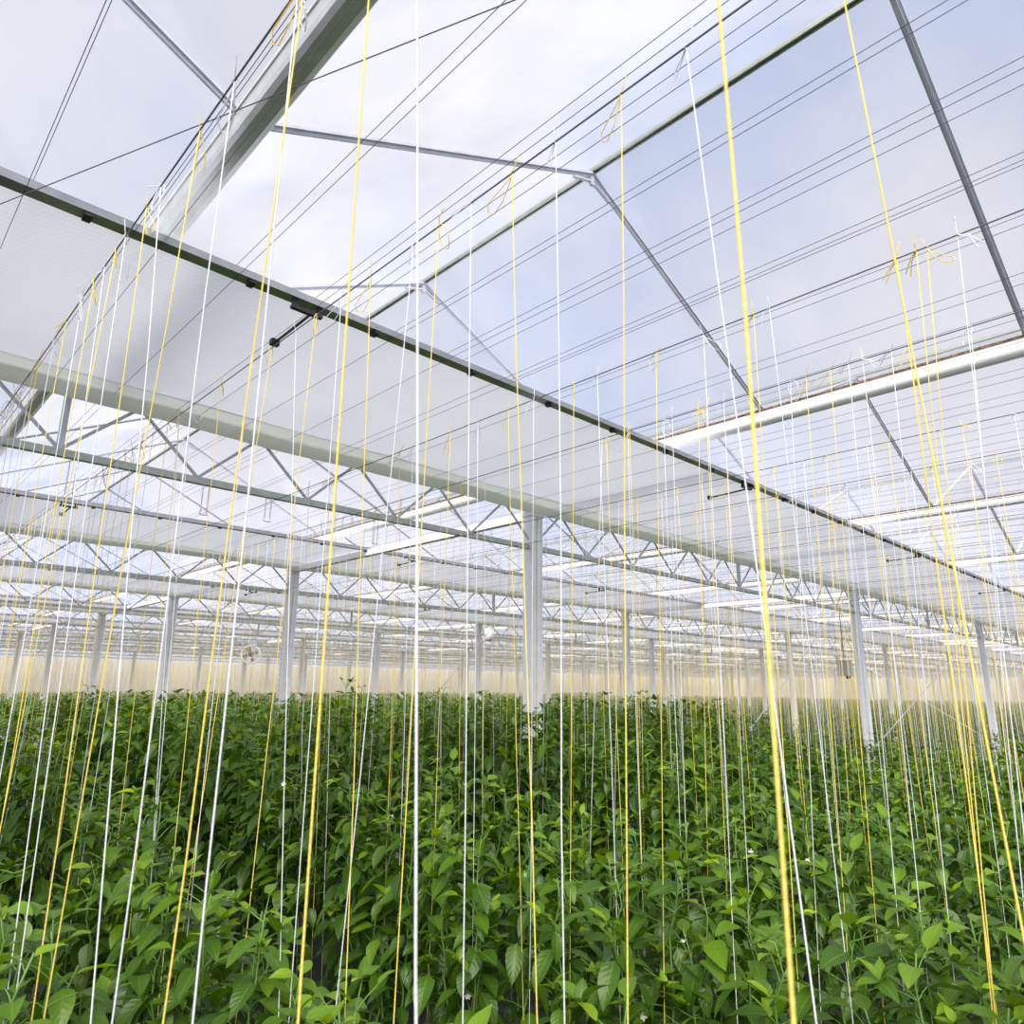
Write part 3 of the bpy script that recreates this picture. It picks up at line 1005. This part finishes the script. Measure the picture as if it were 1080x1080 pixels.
fl = MB()
for k in range(6):
    a = k * math.pi / 3
    c, s = math.cos(a), math.sin(a)
    fl.add([(0, 0, 0.002), (0.007 * c - 0.005 * s, 0.007 * s + 0.005 * c, 0.0), (0.016 * c, 0.016 * s, -0.003), (0.007 * c + 0.005 * s, 0.007 * s - 0.005 * c, 0.0),
            (0, 0, 0.0), (0.007 * c - 0.005 * s, 0.007 * s + 0.005 * c, -0.001), (0.016 * c, 0.016 * s, -0.004), (0.007 * c + 0.005 * s, 0.007 * s - 0.005 * c, -0.001)],
           [(0, 3, 2, 1), (4, 5, 6, 7), (0, 1, 5, 4), (1, 2, 6, 5), (2, 3, 7, 6), (3, 0, 4, 7)])
fl.tube([(0, 0, 0), (0, 0, 0.008)], [0.004, 0.002], 6)
flower_me = fl.mesh('flower', MT['petal'])
fr = MB().tube([(0, 0, 0.0), (0.001, 0, -0.008), (0.003, 0, -0.025), (0.004, 0, -0.05), (0.002, 0, -0.07), (0, 0, -0.078)], [0.008, 0.019, 0.024, 0.021, 0.014, 0.004], 12)
fr.tube([(0, 0, 0), (0, 0.004, 0.02)], [0.004, 0.003], 6)
fruit_me = fr.mesh('young_pepper', MT['fruit'], True)


def sstep(a, b, x):
    t = min(1, max(0, (x - a) / (b - a)))
    return t * t * (3 - 2 * t)


def top_z(X, Y):
    """height of the canopy below the eye"""
    d = math.hypot(X, Y)
    q = Y / X
    z = -0.57 + 0.43 * sstep(0.42, 0.62, q) * sstep(2.8, 6.6, d) * (1 - sstep(9.5, 18.0, d))
    if X > 9.9 and q < 0.8:
        z = -0.84
    return z


plants = []
for j, X in enumerate(ROWS):
    y = 0.1 + 0.15 * (j % 2)
    while y < YEND - 0.6:
        zt = top_z(X, y) + random.gauss(0, 0.05)
        p = proj((X, y, H + zt))
        if p[2] > 0.25 and -90 < p[0] < 1170 and p[1] < 1190:
            plants.append((math.hypot(X, y), j, X + random.gauss(0, 0.05), y + random.gauss(0, 0.03), zt))
        y += 0.29
plants.sort()
# a few taller shoots that stand out against the cream wall
TALL = [(375, 716, 7.4), (395, 733, 6.6), (411, 731, 6.9), (470, 740, 6.6), (486, 737, 7.0), (508, 744, 6.8), (546, 746, 6.0), (557, 743, 6.15), (567, 745, 6.05), (578, 747, 6.2), (590, 744, 6.8), (630, 743, 7.0), (658, 731, 7.0), (690, 741, 6.8), (712, 744, 7.1), (742, 741, 6.6), (1070, 782, 6.2)]
used = set()
for px, py, d in TALL:
    r = ray(px, py)
    r *= d / math.hypot(r.x, r.y)
    k = min((i for i in range(len(plants)) if i not in used), key=lambda i: (plants[i][2] - r.x) ** 2 + (plants[i][3] - r.y) ** 2)
    used.add(k)
    plants[k] = (plants[k][0], plants[k][1], r.x, r.y, r.z + 0.02)

BEDN = ['nearest', 'second', 'third', 'fourth', 'fifth', 'sixth', 'seventh', 'eighth', 'ninth', 'tenth', 'eleventh', 'twelfth']
nearp, restp = plants[:300], plants[300:]
groups = {}
for pl in nearp:
    groups.setdefault(pl[1], []).append(pl)
for j, lst in sorted(groups.items()):
    lst.sort(key=lambda q: proj((q[2], q[3], H + q[4]))[0])
    bed, side = BEDN[j // 2], 'front' if j % 2 == 0 else 'back'
    for n, (d, _, x, y, zt) in enumerate(lst):
        fol, stm, P, vtop = VAR[random.randrange(NVAR)]
        o = empty('pepper_plant', (x, y, 0))
        o.rotation_euler = (0, 0, random.choice((0, math.pi)) + random.gauss(0, 0.35))
        s = (H + zt) / vtop
        o.scale = (0.5 + 0.5 * s, 0.5 + 0.5 * s, s)
        put('foliage', fol, o)
        put('stem', stm, o)
        if d < 4.5:
            for q in range(random.choice((0, 1, 1, 2))):
                c = P[random.randrange(len(P) // 4, len(P))]
                f = put('flower', flower_me, o, (c[0] * 1.25, c[1] * 1.25, c[2] + 0.012))
                f.rotation_euler = (random.uniform(0.6, 1.7), 0, random.uniform(0, 6.28))
            if random.random() < 0.35:
                c = P[random.randrange(len(P))]
                put('young_pepper', fruit_me, o, (c[0] * 0.9, c[1] * 0.9, c[2] - 0.02))
        if j < 6:
            tag(o, f'leafy green pepper plant, {ORD[n]} from the left in the {side} row of the {bed} bed', 'plant', f'pepper plants of the {bed} bed')
        else:
            tag(o, f'dark green pepper plant standing among others in the {bed} bed from the camera', 'plant', f'pepper plants of the {bed} bed')

# the crop beyond: one mass of leaves
def mass_plants(rest):
    r = np.random.default_rng(77)
    Ps, Ds, Ns, Ls, As = [], [], [], [], []
    for d, j, x, y, zt in rest:
        n = 46 if d < 14 else 26 if d < 22 else 14
        sc = 1.0 if d < 14 else 1.25 if d < 22 else 1.7
        if x > 9.9 and d < 22:
            n = int(n * 0.8)
        dep = r.exponential(0.20, n)
        dep = np.minimum(dep, 1.1)
        rad = 0.05 + 0.17 * np.sqrt(r.random(n)) * np.minimum(1, 0.3 + dep * 3)
        az = r.uniform(0, 6.283, n)
        P = np.stack([x + rad * np.cos(az), y + rad * np.sin(az), H + zt - dep], 1)
        tilt = np.radians(r.normal(-15, 25, n) + 45 * np.exp(-dep / 0.1))
        Ps.append(P)
        Ds.append(np.stack([np.cos(az) * np.cos(tilt), np.sin(az) * np.cos(tilt), np.sin(tilt)], 1))
        Ns.append(np.stack([-np.cos(az) * np.sin(tilt), -np.sin(az) * np.sin(tilt), np.cos(tilt)], 1) + r.normal(0, 0.22, (n, 3)))
        Ls.append(0.11 * sc * (1 - 0.5 * np.exp(-dep / 0.1)) * r.uniform(0.75, 1.2, n))
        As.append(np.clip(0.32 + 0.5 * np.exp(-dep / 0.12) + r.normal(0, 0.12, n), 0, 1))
    P, Dv, Nv, L, Ag = (np.concatenate(a) for a in (Ps, Ds, Ns, Ls, As))
    V, Q, UV, m = leaf_batch(P, Dv, Nv, L, L * 0.36, np.full(len(L), 0.6), 0.28, 2, 2)
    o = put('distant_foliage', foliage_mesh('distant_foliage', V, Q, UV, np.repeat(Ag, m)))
    tag(o, 'mass of distant pepper foliage filling the beds towards the end walls', 'foliage', None, 'stuff')
mass_plants(restp)
print('strings', len(cand), 'plants', len(plants), 'objects', len(SC.objects))

# ------------------------------------------------------------------ sky and sun
w = bpy.data.worlds.new('sky')
SC.world = w
w.use_nodes = True
nt = w.node_tree
for n in list(nt.nodes):
    nt.nodes.remove(n)
out = nt.nodes.new('ShaderNodeOutputWorld')
bg = N(nt, 'ShaderNodeBackground', Strength=0.95)
tc = N(nt, 'ShaderNodeTexCoord')
no = N(nt, 'ShaderNodeTexNoise', Scale=2.2, Detail=4.0, Roughness=0.5)
nt.links.new(tc.outputs['Generated'], no.inputs['Vector'])
r = N(nt, 'ShaderNodeValToRGB')
e = r.color_ramp.elements
e[0].position, e[0].color = 0.34, (0.52, 0.61, 0.86, 1)
e[1].position, e[1].color = 0.56, (0.77, 0.775, 0.87, 1)
nt.links.new(no.outputs['Fac'], r.inputs['Fac'])
sz = nt.nodes.new('ShaderNodeSeparateXYZ')
nt.links.new(tc.outputs['Generated'], sz.inputs[0])
mr = nt.nodes.new('ShaderNodeMapRange')
mr.inputs['From Min'].default_value, mr.inputs['From Max'].default_value = 0.02, 0.32
mr.inputs['To Min'].default_value, mr.inputs['To Max'].default_value = 1.45, 1.0
nt.links.new(sz.outputs['Z'], mr.inputs['Value'])
ml = N(nt, 'ShaderNodeMath', operation='MULTIPLY')
ml.inputs[1].default_value = 0.95
nt.links.new(mr.outputs[0], ml.inputs[0])
nt.links.new(ml.outputs[0], bg.inputs['Strength'])
nt.links.new(r.outputs['Color'], bg.inputs['Color'])
nt.links.new(bg.outputs[0], out.inputs[0])

sun_d = bpy.data.lights.new('sun', 'SUN')
sun_d.energy = 8.0
sun_d.angle = math.radians(55)
sun_d.color = (1.0, 0.95, 0.86)
sun = bpy.data.objects.new('sun', sun_d)
COL.objects.link(sun)
to_sun = Vector((-0.58, -0.44, 0.68)).normalized()
sun.rotation_euler = to_sun.to_track_quat('Z', 'Y').to_euler()
sun.location = (0, 0, 30)

# ------------------------------------------------------------------ view
vs = SC.view_settings
vs.view_transform = 'Standard'
vs.look = 'None'
vs.gamma = 1.0
vs.exposure = 0.0
vs.use_curve_mapping = False
SC.cycles.use_denoising = True
SC.cycles.transparent_max_bounces = 40
SC.cycles.max_bounces = 10
SC.cycles.transmission_bounces = 6
SC.cycles.diffuse_bounces = 4
